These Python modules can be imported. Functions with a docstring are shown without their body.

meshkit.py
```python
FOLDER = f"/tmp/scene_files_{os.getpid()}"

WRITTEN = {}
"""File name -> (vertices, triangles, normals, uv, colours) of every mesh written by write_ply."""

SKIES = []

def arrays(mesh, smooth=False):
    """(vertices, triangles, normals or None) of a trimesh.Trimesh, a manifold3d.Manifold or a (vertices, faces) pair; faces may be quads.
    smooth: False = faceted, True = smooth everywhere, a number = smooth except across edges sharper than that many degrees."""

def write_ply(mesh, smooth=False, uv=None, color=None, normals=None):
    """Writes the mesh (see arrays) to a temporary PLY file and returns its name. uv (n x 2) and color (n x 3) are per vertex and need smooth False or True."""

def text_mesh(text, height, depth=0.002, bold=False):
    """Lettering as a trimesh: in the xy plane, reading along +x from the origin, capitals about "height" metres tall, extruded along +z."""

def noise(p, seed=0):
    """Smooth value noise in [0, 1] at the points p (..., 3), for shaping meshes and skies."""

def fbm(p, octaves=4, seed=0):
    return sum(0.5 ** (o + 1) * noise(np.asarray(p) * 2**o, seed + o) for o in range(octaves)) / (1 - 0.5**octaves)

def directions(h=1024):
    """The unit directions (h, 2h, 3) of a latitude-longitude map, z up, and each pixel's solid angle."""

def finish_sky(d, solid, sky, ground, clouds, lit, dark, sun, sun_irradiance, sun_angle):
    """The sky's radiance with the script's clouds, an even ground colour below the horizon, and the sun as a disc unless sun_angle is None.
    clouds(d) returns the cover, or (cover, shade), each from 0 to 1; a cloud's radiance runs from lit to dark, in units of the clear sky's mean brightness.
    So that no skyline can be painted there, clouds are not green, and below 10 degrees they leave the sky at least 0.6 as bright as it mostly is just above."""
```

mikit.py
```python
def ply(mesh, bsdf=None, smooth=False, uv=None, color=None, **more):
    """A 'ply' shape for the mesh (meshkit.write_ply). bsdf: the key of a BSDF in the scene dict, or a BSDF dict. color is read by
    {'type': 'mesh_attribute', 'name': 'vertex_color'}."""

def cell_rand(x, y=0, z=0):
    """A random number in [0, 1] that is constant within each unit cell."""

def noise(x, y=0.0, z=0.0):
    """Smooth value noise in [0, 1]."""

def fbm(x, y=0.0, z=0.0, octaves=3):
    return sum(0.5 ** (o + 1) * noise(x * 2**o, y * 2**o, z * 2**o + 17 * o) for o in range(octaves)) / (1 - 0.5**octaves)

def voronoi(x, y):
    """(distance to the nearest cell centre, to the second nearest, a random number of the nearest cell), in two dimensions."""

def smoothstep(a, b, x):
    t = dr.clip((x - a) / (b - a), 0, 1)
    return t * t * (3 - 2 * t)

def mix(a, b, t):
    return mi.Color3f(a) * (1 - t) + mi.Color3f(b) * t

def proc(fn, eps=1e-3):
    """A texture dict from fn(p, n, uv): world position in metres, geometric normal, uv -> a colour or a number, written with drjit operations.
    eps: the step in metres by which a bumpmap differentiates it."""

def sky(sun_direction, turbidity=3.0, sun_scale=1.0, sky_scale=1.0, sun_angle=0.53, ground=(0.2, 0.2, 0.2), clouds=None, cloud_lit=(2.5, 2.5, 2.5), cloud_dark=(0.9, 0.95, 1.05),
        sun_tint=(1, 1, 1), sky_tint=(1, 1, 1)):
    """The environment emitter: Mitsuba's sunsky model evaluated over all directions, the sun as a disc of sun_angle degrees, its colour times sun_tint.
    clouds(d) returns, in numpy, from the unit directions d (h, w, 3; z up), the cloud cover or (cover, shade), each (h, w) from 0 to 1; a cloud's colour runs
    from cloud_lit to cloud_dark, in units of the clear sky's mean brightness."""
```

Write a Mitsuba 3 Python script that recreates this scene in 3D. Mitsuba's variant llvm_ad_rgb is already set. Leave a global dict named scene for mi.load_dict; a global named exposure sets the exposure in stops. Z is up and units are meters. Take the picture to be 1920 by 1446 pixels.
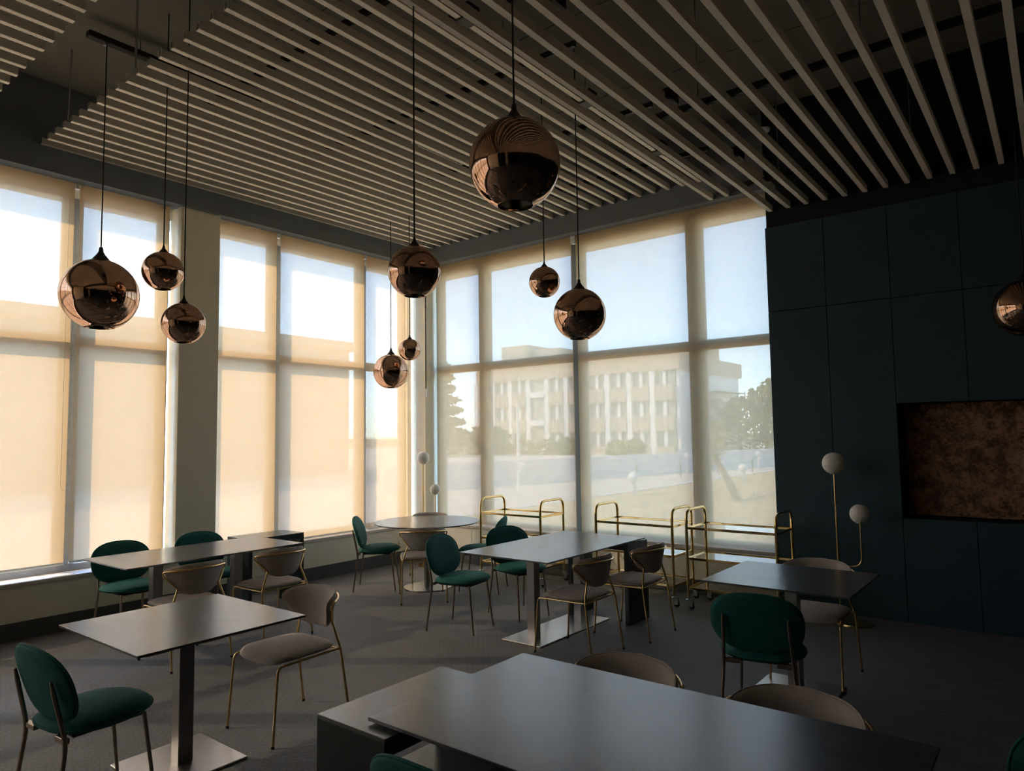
import math, random
import numpy as np
import trimesh
import drjit as dr
import mitsuba as mi
import mikit, meshkit
from mikit import noise, fbm, voronoi, cell_rand, smoothstep, mix

rng = np.random.default_rng(7)
T = mi.ScalarTransform4f
scene, labels = {'type': 'scene'}, {}

# ---------------------------------------------------------------- camera, sky and sun, exposure
def cam_matrix(yaw, pitch, roll, pos):
    y, p, r = (math.radians(a) for a in (yaw, pitch, roll))
    f = np.array([math.sin(y) * math.cos(p), math.cos(y) * math.cos(p), math.sin(p)])
    rt = np.cross(f, [0, 0, 1]); rt /= np.linalg.norm(rt)
    up = np.cross(rt, f)
    r2, u2 = math.cos(r) * rt + math.sin(r) * up, -math.sin(r) * rt + math.cos(r) * up
    m = np.eye(4); m[:3, 0], m[:3, 1], m[:3, 2], m[:3, 3] = -r2, u2, f, pos
    return T(m.tolist())

scene['camera'] = {'type': 'perspective', 'fov': 2 * math.degrees(math.atan(960 / 1308.43)), 'fov_axis': 'x', 'near_clip': 0.05, 'far_clip': 600.0,
                   'to_world': cam_matrix(-38.158, 4.178, -0.836, [0, 0, 1.70])}
SUN = (-1.0, -0.74, 0.95)
scene['sky'] = mikit.sky(SUN, turbidity=2.6, sun_scale=0.145, sky_scale=1.0, ground=(0.36, 0.31, 0.24), sky_tint=(0.83, 0.96, 1.10), sun_tint=(1.0, 0.94, 0.84))
exposure = 6.0

# ---------------------------------------------------------------- helpers
def box(x0, x1, y0, y1, z0, z1, r=0.0):
    """An axis-aligned box with chamfered edges."""
    if r <= 0:
        m = trimesh.creation.box((x1 - x0, y1 - y0, z1 - z0)); m.apply_translation(((x0 + x1) / 2, (y0 + y1) / 2, (z0 + z1) / 2)); return m
    c, h = np.array([(x0 + x1) / 2, (y0 + y1) / 2, (z0 + z1) / 2]), np.array([(x1 - x0) / 2, (y1 - y0) / 2, (z1 - z0) / 2])
    r = min(r, h.min() * 0.9)
    v = [(2 * np.array(s) - 1) * (h - r * (1 - np.eye(3)[a])) for s in np.ndindex(2, 2, 2) for a in range(3)]
    return trimesh.convex.convex_hull(np.array(v) + c)

def cat(*ms):
    return trimesh.util.concatenate([m for m in ms if m is not None])

def fillet(pts, radii, n=6):
    """A polyline with rounded corners."""
    pts = [np.array(p, float) for p in pts]
    if np.isscalar(radii): radii = [radii] * len(pts)
    out = [pts[0]]
    for i in range(1, len(pts) - 1):
        a, b, c = pts[i - 1], pts[i], pts[i + 1]
        d = min(radii[i], 0.48 * np.linalg.norm(a - b), 0.48 * np.linalg.norm(c - b))
        p, q = b + (a - b) / np.linalg.norm(a - b) * d, b + (c - b) / np.linalg.norm(c - b) * d
        out += [(1 - t) ** 2 * p + 2 * t * (1 - t) * b + t * t * q for t in np.linspace(0, 1, n + 1)]
    return np.array(out + [pts[-1]])

def tube(path, r, sides=10, closed=False, flat=1.0):
    p = np.asarray(path, float); n = len(p)
    t = np.roll(p, -1, 0) - np.roll(p, 1, 0) if closed else np.gradient(p, axis=0)
    t /= np.linalg.norm(t, axis=1, keepdims=True) + 1e-12
    a = np.cross(t[0], [0, 0, 1] if abs(t[0][2]) < 0.9 else [1, 0, 0]); a /= np.linalg.norm(a)
    rr = np.broadcast_to(r, (n,)); ang = np.arange(sides) * 2 * np.pi / sides
    v = []
    for i in range(n):
        a = a - t[i] * (a @ t[i]); a /= np.linalg.norm(a); b = np.cross(t[i], a)
        v.append(p[i] + rr[i] * (np.cos(ang)[:, None] * a + flat * np.sin(ang)[:, None] * b))
    v = np.vstack(v); f = []
    for i in range(n if closed else n - 1):
        j = (i + 1) % n
        for k in range(sides):
            l = (k + 1) % sides
            f += [[i * sides + k, i * sides + l, j * sides + l], [i * sides + k, j * sides + l, j * sides + k]]
    if not closed:
        v = np.vstack([v, p[:1], p[-1:]]); m = n * sides
        for k in range(sides):
            l = (k + 1) % sides
            f += [[m, l, k], [m + 1, (n - 1) * sides + k, (n - 1) * sides + l]]
    return trimesh.Trimesh(v, f, process=False)

def lathe(prof, seg=32):
    """(radius, z) profile turned about the z axis."""
    prof = np.asarray(prof, float); n = len(prof); ang = np.arange(seg) * 2 * np.pi / seg
    v = np.stack([prof[:, None, 0] * np.cos(ang), prof[:, None, 0] * np.sin(ang), np.repeat(prof[:, 1:2], seg, 1)], -1).reshape(-1, 3)
    f = []
    for i in range(n - 1):
        for k in range(seg):
            l = (k + 1) % seg
            f += [[i * seg + k, i * seg + l, (i + 1) * seg + l], [i * seg + k, (i + 1) * seg + l, (i + 1) * seg + k]]
    m = trimesh.Trimesh(v, f, process=True); m.update_faces(m.nondegenerate_faces()); return m

def pillow(pos, nor, top, bot, ex=2.6, pw=(3, 8), rings=9, seg=44):
    """A padded panel: pos(u, v) and nor(u, v) give its middle surface over the superellipse |u|^ex + |v|^ex <= 1."""
    ph = np.arange(seg) * 2 * np.pi / seg; rho = np.sin(np.linspace(0, np.pi / 2, rings + 1))[1:]
    cu, su = np.sign(np.cos(ph)) * np.abs(np.cos(ph)) ** (2 / ex), np.sign(np.sin(ph)) * np.abs(np.sin(ph)) ** (2 / ex)
    def side(h, k):
        out = [pos(0.0, 0.0) + nor(0.0, 0.0) * h]
        for r in rho:
            hh = h * math.sqrt(max(0.0, 1 - r ** k))
            out += [pos(r * a, r * b) + nor(r * a, r * b) * hh for a, b in zip(cu, su)]
        return np.array(out)
    A, B = side(top, pw[0]), side(-bot, pw[1]); n = len(A); f = []
    for o, fl in ((0, 0), (n, 1)):
        q = []
        for k in range(seg):
            l = (k + 1) % seg
            q.append([o, o + 1 + k, o + 1 + l])
            for i in range(len(rho) - 1):
                a, b = o + 1 + i * seg, o + 1 + (i + 1) * seg
                q += [[a + k, b + k, b + l], [a + k, b + l, a + l]]
        f += [x[::-1] for x in q] if fl else q
    m = trimesh.Trimesh(np.vstack([A, B]), f, process=False); m.merge_vertices(); m.update_faces(m.nondegenerate_faces())
    m.fix_normals(); return m

def rim(pos, nor, off, ex, r, rho=1.0, seg=56):
    ph = np.arange(seg) * 2 * np.pi / seg
    cu, su = np.sign(np.cos(ph)) * np.abs(np.cos(ph)) ** (2 / ex), np.sign(np.sin(ph)) * np.abs(np.sin(ph)) ** (2 / ex)
    return tube([pos(rho * a, rho * b) + nor(rho * a, rho * b) * off for a, b in zip(cu, su)], r, 6, closed=True)

def numbered(k):
    if k not in scene and k not in labels and not any(s.startswith(k + '__') for s in scene): return k
    i = 1
    while True:
        q = f'{k}_{i:03d}'
        if q not in scene and q not in labels and not any(s.startswith(q + '__') for s in scene): return q
        i += 1

def thing(name, label, category, group=None, kind=None):
    key = numbered(name); labels[key] = {}
    if label: labels[key]['label'] = label
    if category: labels[key]['category'] = category
    if group: labels[key]['group'] = group
    if kind: labels[key]['kind'] = kind
    return key

CACHE = {}
def put(key, mesh, mat, smooth=False, at=None, label=None, kind=None):
    """One entry of the scene; meshes that are already ply dicts are shared."""
    if not isinstance(mesh, dict): mesh = mikit.ply(mesh, mat, smooth)
    d = dict(mesh)
    if at is not None: d['to_world'] = at
    scene[key] = d
    if label or kind:
        labels.setdefault(key, {})
        if label: labels[key]['label'] = label
        if kind: labels[key]['kind'] = kind
    return key

def part(parent, name, mesh, mat, smooth=False, at=None, label=None, kind=None):
    base, k, i = f'{parent}__{name}', f'{parent}__{name}', 0
    while k in scene:
        i += 1; k = f'{base}_{i:03d}'
    return put(k, mesh, mat, smooth, at, label, kind)

def place(x, y, z=0.0, fx=0.0, fy=1.0):
    """Local +y turned towards (fx, fy)."""
    return T().translate([x, y, z]).rotate([0, 0, 1], math.degrees(math.atan2(fy, fx)) - 90)

def structure(name, mesh, mat, smooth=False, label=None):
    scene[name] = mikit.ply(mesh, mat, smooth); labels[name] = {'kind': 'structure'}
    if label: labels[name]['label'] = label
    return name

# ---------------------------------------------------------------- materials
def rgb(*c): return {'type': 'rgb', 'value': list(c)}
def mat(key, **k): scene[key] = k
def pri(key, col, rough=0.5, metal=0.0, spec=0.5, **k):
    b = {'type': 'principled', 'base_color': rgb(*col) if isinstance(col, tuple) else col, 'roughness': rough, 'metallic': metal, **k}
    if metal == 0.0: b['specular'] = spec
    scene[key] = {'type': 'twosided', 'bsdf': b}

def carpet_fn(p, n, uv):
    a = noise(p.x * 9 + 40, p.y * 9 + 40, 0.3); b = noise(p.x * 140, p.y * 140, 1.7)
    row = 0.5 + 0.5 * dr.sin(p.y * 210 + 1.5 * dr.sin(p.x * 60)); col = 0.5 + 0.5 * dr.sin(p.x * 120 + 3.14 * dr.floor(p.y * 33.4))
    return mix(mi.Color3f(0.065, 0.067, 0.066), mi.Color3f(0.165, 0.166, 0.164), 0.25 * a + 0.3 * b + 0.45 * row * col)
def carpet_h(p, n, uv):
    row = 0.5 + 0.5 * dr.sin(p.y * 210 + 1.5 * dr.sin(p.x * 60)); col = 0.5 + 0.5 * dr.sin(p.x * 120 + 3.14 * dr.floor(p.y * 33.4))
    return 0.6 * row * col + 0.4 * noise(p.x * 140, p.y * 140, 1.7)
scene['m_carpet'] = {'type': 'bumpmap', 'arbitrary': mikit.proc(carpet_h), 'scale': 0.003, 'bsdf': {'type': 'twosided', 'bsdf': {'type': 'principled', 'base_color': mikit.proc(carpet_fn), 'roughness': 0.65, 'specular': 0.35, 'sheen': 1.0}}}
def leather_fn(p, n, uv):
    a = fbm(p.x * 14, p.z * 14, 2.0, octaves=4); b = fbm(p.x * 60, p.z * 60, 5.0, octaves=3)
    return mix(mi.Color3f(0.085, 0.036, 0.020), mi.Color3f(0.42, 0.24, 0.13), smoothstep(0.3, 0.75, 0.55 * a + 0.45 * b))
pri('m_rust', mikit.proc(leather_fn), 0.7)
def top_fn(p, n, uv):
    s = smoothstep(0.62, 0.8, fbm(p.x * 5 + 9, p.y * 7, p.z, octaves=4))
    return mix(mi.Color3f(0.052, 0.053, 0.058), mi.Color3f(0.040, 0.041, 0.046), s)
def top_r(p, n, uv): return 0.19 + 0.08 * fbm(p.x * 6, p.y * 6 + 3, p.z, octaves=3)
scene['m_tabletop'] = {'type': 'twosided', 'bsdf': {'type': 'principled', 'base_color': mikit.proc(top_fn), 'roughness': mikit.proc(top_r), 'eta': 2.15}}
pri('m_console', (0.016, 0.024, 0.023), 0.42)
scene['m_console_top'] = {'type': 'twosided', 'bsdf': {'type': 'principled', 'base_color': rgb(0.02, 0.034, 0.031), 'roughness': 0.22, 'eta': 2.1}}
pri('m_steel', (0.56, 0.54, 0.52), 0.30, 1.0)
pri('m_steel_pole', (0.36, 0.34, 0.33), 0.34, 1.0)
pri('m_brass', (0.86, 0.62, 0.30), 0.20, 1.0)
pri('m_gold', (0.90, 0.66, 0.30), 0.10, 1.0)
pri('m_bronze', (0.42, 0.33, 0.26), 0.32, 1.0)
pri('m_chrome', (0.75, 0.75, 0.76), 0.12, 1.0)
pri('m_black', (0.012, 0.012, 0.013), 0.5)
pri('m_rubber', (0.02, 0.02, 0.02), 0.7)
def velvet_g(p, n, uv): return mix(mi.Color3f(0.010, 0.085, 0.074), mi.Color3f(0.015, 0.112, 0.10), fbm(p.x * 30, p.y * 30, p.z * 30))
def velvet_b(p, n, uv): return mix(mi.Color3f(0.40, 0.335, 0.29), mi.Color3f(0.48, 0.41, 0.36), fbm(p.x * 30, p.y * 30, p.z * 30))
pri('m_green', mikit.proc(velvet_g), 0.75, spec=0.2, sheen=0.7, sheen_tint=0.5)
pri('m_green_pipe', (0.012, 0.13, 0.105), 0.7, spec=0.2, sheen=0.25)
pri('m_beige', mikit.proc(velvet_b), 0.75, spec=0.25, sheen=0.3, sheen_tint=0.4)
pri('m_wall', (0.84, 0.80, 0.64), 0.7, spec=0.3)
pri('m_column', (0.80, 0.745, 0.57), 0.7, spec=0.3)
pri('m_baseboard', (0.075, 0.08, 0.08), 0.6)
pri('m_sill', (0.62, 0.56, 0.50), 0.45)
pri('m_frame', (0.17, 0.19, 0.215), 0.45)
pri('m_frame_white', (0.78, 0.80, 0.77), 0.4)
def teal_fn(p, n, uv): return mix(mi.Color3f(0.019, 0.050, 0.066), mi.Color3f(0.024, 0.062, 0.081), noise(p.x * 90, p.y * 90, p.z * 90))
pri('m_teal', mikit.proc(teal_fn), 0.55, spec=0.4)
pri('m_dark', (0.010, 0.014, 0.020), 0.7, spec=0.3)
pri('m_fascia', (0.17, 0.195, 0.215), 0.7, spec=0.3)
pri('m_ceiling', (0.17, 0.168, 0.145), 0.85, spec=0.2)
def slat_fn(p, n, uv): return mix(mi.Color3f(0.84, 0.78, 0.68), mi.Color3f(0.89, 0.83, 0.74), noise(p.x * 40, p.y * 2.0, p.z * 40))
pri('m_slat_lit', mikit.proc(slat_fn), 0.7, spec=0.3)  # slat undersides: the light they catch is put into this paler colour
pri('m_slat_shaded', (0.62, 0.57, 0.50), 0.75, spec=0.2)  # darker copy of the slat colour, shade on the sides painted in
scene['m_copper'] = {'type': 'twosided', 'bsdf': {'type': 'conductor', 'material': 'Cu', 'specular_reflectance': rgb(0.62, 0.60, 0.52)}}
pri('m_silver', (0.72, 0.70, 0.66), 0.12, 1.0)
pri('m_opal', (0.82, 0.79, 0.72), 0.35)
pri('m_white', (0.8, 0.8, 0.78), 0.5)
mat('m_glass', type='thindielectric', int_ior=1.5)
mat('m_shelf_glass', type='thindielectric', int_ior=1.6, specular_transmittance=rgb(0.86, 0.84, 0.76))
# woven sunscreen: warm diffusing threads, and the open holes of the weave
def weave_fn(p, n, uv):
    w = 0.5 + 0.5 * noise((p.x + p.y) * 3, p.z * 90, 0.5); s = fbm((p.x + p.y) * 2.0, p.z * 2.0, 4.0)
    return mix(mi.Color3f(0.685, 0.48, 0.26), mi.Color3f(0.74, 0.525, 0.29), 0.5 * w + 0.5 * s)
scene['m_screen'] = {'type': 'blendbsdf', 'weight': 0.075, 'a': {'type': 'principledthin', 'base_color': mikit.proc(weave_fn), 'roughness': 0.8, 'spec_trans': 0.0, 'diff_trans': 0.47, 'eta': 1.2},
                     'b': {'type': 'null'}}
scene['m_screen_back'] = {'type': 'blendbsdf', 'weight': 0.30, 'a': {'type': 'principledthin', 'base_color': mikit.proc(weave_fn), 'roughness': 0.8, 'spec_trans': 0.0, 'diff_trans': 0.70, 'eta': 1.2},
                          'b': {'type': 'thindielectric', 'int_ior': 1.02, 'specular_transmittance': rgb(0.155, 0.150, 0.165)}}
# outdoors
def pave_fn(p, n, uv): return mix(mi.Color3f(0.45, 0.41, 0.35), mi.Color3f(0.56, 0.51, 0.44), fbm(p.x * 2, p.y * 2, 0.0, octaves=4))
pri('m_pave', mikit.proc(pave_fn), 0.9)
def grass_fn(p, n, uv): return mix(mi.Color3f(0.30, 0.215, 0.10), mi.Color3f(0.66, 0.53, 0.33), fbm(p.x * 7, p.y * 3, 0.0, octaves=4))
pri('m_drygrass', mikit.proc(grass_fn), 0.9)
pri('m_blade', (0.62, 0.49, 0.28), 0.8)
pri('m_facade', (0.90, 0.89, 0.87), 0.8)
pri('m_panel', (0.56, 0.47, 0.37), 0.8)
pri('m_window_far', (0.46, 0.43, 0.38), 0.15)
pri('m_plaster', (0.66, 0.64, 0.66), 0.85)
pri('m_shed', (0.30, 0.28, 0.25), 0.85)
pri('m_rusty_stair', (0.34, 0.25, 0.20), 0.7)
pri('m_leaf', (0.12, 0.14, 0.045), 0.8)
pri('m_leaf_dry', (0.36, 0.30, 0.10), 0.8)
pri('m_bark', (0.22, 0.16, 0.11), 0.9)

# ---------------------------------------------------------------- the room shell
XL, YB, ZS = -7.226, 7.139, 4.20          # wall faces below the sills, soffit height
XB, YBB = -7.35, 7.262                    # planes of the blinds
structure('floor', box(-7.6, 6.0, -5.4, 7.5, -0.25, 0.0), 'm_carpet', label='dark grey woven carpet floor')
structure('ceiling', box(-7.7, 6.0, -5.5, 7.6, 5.05, 5.35), 'm_ceiling', label='dark painted ceiling above the slats')
for k in range(9):                         # board joints of the dark ceiling
    y0 = -4.6 + 1.3 * k
    part('ceiling', 'board', box(-7.15, 5.9, y0 + 0.006, y0 + 1.294, 5.02, 5.05), 'm_ceiling')

structure('wall_left', cat(box(-7.58, XL, -5.4, 7.5, 0.0, 0.455), box(-7.58, -7.42, -5.4, 7.3, 0.455, 0.48)), 'm_wall', label='low beige wall under the left windows')
structure('trim_1', box(-7.45, XL + 0.018, -5.4, 7.13, 0.455, 0.493, 0.006), 'm_sill', label='window sill along the left wall')
structure('baseboard_left', box(XL, XL + 0.014, -5.4, 7.13, 0.0, 0.153), 'm_baseboard', label='dark grey baseboard')
structure('wall_back', cat(box(-7.58, -2.28, YB, 7.5, 0.0, 0.47), box(-2.28, 6.0, YB + 0.10, 7.6, 0.0, 0.915), box(-2.28, 6.0, YB + 0.10, 7.6, 1.95, 5.05), box(-2.28, -1.16, YB + 0.10, 7.6, 0.915, 1.95),
                           box(0.70, 6.0, YB + 0.10, 7.6, 0.915, 1.95), box(-1.16, 0.70, YB + 0.34, 7.6, 0.915, 1.95)), 'm_wall', label='back wall with the beige band under the windows and the dark panelling')
scene['wall_back'] = mikit.ply(box(-7.58, -2.28, YB, 7.5, 0.0, 0.47), 'm_wall')
part('wall_back', 'backing', cat(box(-2.27, 6.0, YB + 0.05, 7.6, 0.0, 0.915), box(-2.27, 6.0, YB + 0.05, 7.6, 1.95, 5.05), box(-2.27, -1.16, YB + 0.05, 7.6, 0.915, 1.95),
                                 box(0.70, 6.0, YB + 0.05, 7.6, 0.915, 1.95), box(-1.16, 0.70, YB + 0.34, 7.6, 0.915, 1.95)), 'm_dark', label='dark panelled part of the back wall')
structure('trim_2', box(-7.1, -2.285, YB - 0.018, 7.36, 0.47, 0.512, 0.006), 'm_sill', label='window sill along the back wall')
structure('baseboard_back', box(-7.1, -2.285, YB - 0.014, YB, 0.0, 0.153), 'm_baseboard', label='dark grey baseboard under the back windows')
# panels of the dark wall
xs = [-2.284 + 0.5565 * i for i in range(16)]
for i in range(15):
    a, b = xs[i] + 0.002, xs[i + 1] - 0.002
    niche = a > -1.2 and b < 0.75
    for z0, z1 in (((0.0, 0.915), (1.95, 2.917)) if niche else ((0.0, 2.917),)) + ((2.921, 3.79),):
        part('wall_back', 'panel', box(a, b, YB, YB + 0.05, z0, z1, 0.002), 'm_teal')
part('wall_back', 'upper_band', box(-2.27, 6.0, YB + 0.012, YB + 0.05, 3.794, 5.05), 'm_dark')
structure('wall_right', box(6.0, 6.2, -5.4, 7.6, 0, 5.05), 'm_dark', label='dark side wall')
structure('wall_rear', box(-7.6, 6.2, -5.6, -5.4, 0, 5.05), 'm_dark', label='dark rear wall')
part('wall_rear', 'beige_bay', box(-6.6, -2.4, -5.4, -5.38, 0.0, 4.4), 'm_column')
part('wall_rear', 'beige_strip', box(0.2, 1.1, -5.4, -5.38, 0.0, 4.4), 'm_column')
# dark bulkhead above the windows: soffit with a front face up to the ceiling
structure('trim_3', box(-7.62, -7.20, -5.4, 7.5, ZS, 5.05), 'm_fascia', label='dark bulkhead above the left windows')
structure('trim_4', box(-7.20, -2.27, 7.115, 7.5, ZS, 5.05), 'm_fascia', label='dark bulkhead above the back windows')
# columns
structure('trim_5', box(-7.50, -7.238, 3.562, 4.0, 0.0, ZS, 0.004), 'm_column', label='beige square column between the left windows')
structure('trim_6', box(-7.58, -7.124, 7.062, 7.30, 0.0, ZS, 0.004), 'm_column', label='beige pillar in the corner of the two window walls')

# ---------------------------------------------------------------- windows
ZT0, ZT1, ZG0, ZG1 = 2.625, 2.735, 0.56, 4.075
def window_left(n, y0, y1, w=0.09, slit=0.0):
    k = f'window_{n}'
    a, b = y0 + w, y1 - (0.12 if slit else w) - slit
    y1s, y1 = y1, y1 - slit
    structure(k, cat(box(-7.49, -7.44, y0, a, 0.48, ZS), box(-7.49, -7.44, b, y1, 0.48, ZS), box(-7.49, -7.44, a, b, 0.48, ZG0), box(-7.49, -7.44, a, b, ZG1, ZS)), 'm_frame', label='grey metal window frame in the left wall')
    part(k, 'transom', box(-7.49, -7.44, a, b, ZT0, ZT1), 'm_frame')
    for z0, z1 in ((ZG0, ZT0), (ZT1, ZG1)):
        g = trimesh.Trimesh([[-7.465, a, z0], [-7.465, b, z0], [-7.465, b, z1], [-7.465, a, z1]], [[0, 1, 2], [0, 2, 3]], process=False)
        part(k, 'pane', g, 'm_glass')
    if slit: part(k, 'side_pane', trimesh.Trimesh([[-7.465, y1, 0.49], [-7.465, y1s, 0.49], [-7.465, y1s, ZS], [-7.465, y1, ZS]], [[0, 1, 2], [0, 2, 3]], process=False), 'm_glass')
def window_back(n, x0, x1, w=0.10, slit=0.0):
    k = f'window_{n}'
    x0s, x0 = x0, x0 + slit
    a, b = x0 + (0.18 if slit else w), x1 - w
    if slit: part(k, 'side_pane', trimesh.Trimesh([[x0s, 7.377, 0.49], [x0, 7.377, 0.49], [x0, 7.377, ZS], [x0s, 7.377, ZS]], [[0, 1, 2], [0, 2, 3]], process=False), 'm_glass')
    structure(k, cat(box(x0, a, 7.352, 7.402, 0.48, ZS), box(b, x1, 7.352, 7.402, 0.48, ZS), box(a, b, 7.352, 7.402, 0.48, ZG0), box(a, b, 7.352, 7.402, ZG1, ZS)), 'm_frame', label='grey metal window frame in the back wall')
    part(k, 'transom', box(a, b, 7.352, 7.402, ZT0, ZT1), 'm_frame')
    for z0, z1 in ((ZG0, ZT0), (ZT1, ZG1)):
        g = trimesh.Trimesh([[a, 7.377, z0], [b, 7.377, z0], [b, 7.377, z1], [a, 7.377, z1]], [[0, 1, 2], [0, 2, 3]], process=False)
        part(k, 'pane', g, 'm_glass')
YW = [-5.4, -4.15, -2.80, -1.45, -0.10, 1.25, 2.605, 3.62, 4.81, 6.155, 7.06]
for i in range(10): window_left(i + 1, YW[i], YW[i + 1], slit=0.085 if i in (6, 9) else 0.0)
XW = [-7.45, -6.25, -4.695, -3.145, -1.95]
for i in range(4): window_back(i + 11, XW[i], XW[i + 1], slit=0.24 if i == 0 else 0.0)
structure('trim_7', cat(box(-7.66, -7.44, -5.5, 7.6, ZG1 + 0.005, ZS + 0.25), box(-7.44, -2.0, 7.36, 7.66, ZG1 + 0.005, ZS + 0.25)), 'm_white', label='outer lintel above the windows')

# ---------------------------------------------------------------- roller blinds
def blind_left(y0, y1, zh, label):
    k = thing('roller_blind', label, 'blind')
    zz = np.linspace(zh, ZS, 2)
    v = np.array([[XB, y0, zh], [XB, y1, zh], [XB, y1, ZS], [XB, y0, ZS]])
    part(k, 'fabric', trimesh.Trimesh(v, [[0, 1, 2], [0, 2, 3]], process=False), 'm_screen')
    part(k, 'hem_bar', box(XB - 0.006, XB + 0.006, y0, y1, zh - 0.022, zh + 0.001, 0.003), 'm_frame_white')
    return k
def blind_back(x0, x1, zh, label):
    k = thing('roller_blind', label, 'blind')
    v = np.array([[x0, YBB, zh], [x1, YBB, zh], [x1, YBB, ZS], [x0, YBB, ZS]])
    part(k, 'fabric', trimesh.Trimesh(v, [[0, 1, 2], [0, 2, 3]], process=False), 'm_screen_back')
    part(k, 'hem_bar', box(x0, x1, YBB - 0.006, YBB + 0.006, zh - 0.022, zh + 0.001, 0.003), 'm_frame_white')
    return k
lb = []
for i, (y0, y1, zh) in enumerate(((-5.38, -4.17, 0.60), (-4.13, -2.82, 0.60), (-2.78, -1.47, 0.60), (-1.43, -0.12, 0.60), (-0.08, 1.23, 0.60))):
    blind_left(y0, y1, zh, 'roller blind outside the picture, %s one left of its edge' % ('fifth', 'fourth', 'third', 'second', 'first')[i])
lb.append(blind_left(1.27, 2.58, 0.595, 'sunscreen roller blind at the far left edge, left of the first gap'))
lb.append(blind_left(2.622, 3.49, 0.60, 'narrow sunlit roller blind just left of the beige square column'))
lb.append(blind_left(3.98, 4.788, 0.52, 'sunlit roller blind just right of the beige square column'))
lb.append(blind_left(4.834, 6.132, 0.512, 'wide sunlit roller blind behind the green chair beside the round table'))
lb.append(blind_left(6.170, 6.995, 0.512, 'narrow sunlit roller blind of the left wall, next to the corner pillar'))
lb.append(blind_back(-7.085, -4.727, 0.512, 'wide roller blind right of the corner pillar, white post seen through it'))
lb.append(blind_back(-4.662, -2.10, 0.512, 'roller blind beside the dark panelled wall, dry lawn seen through it'))
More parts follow.
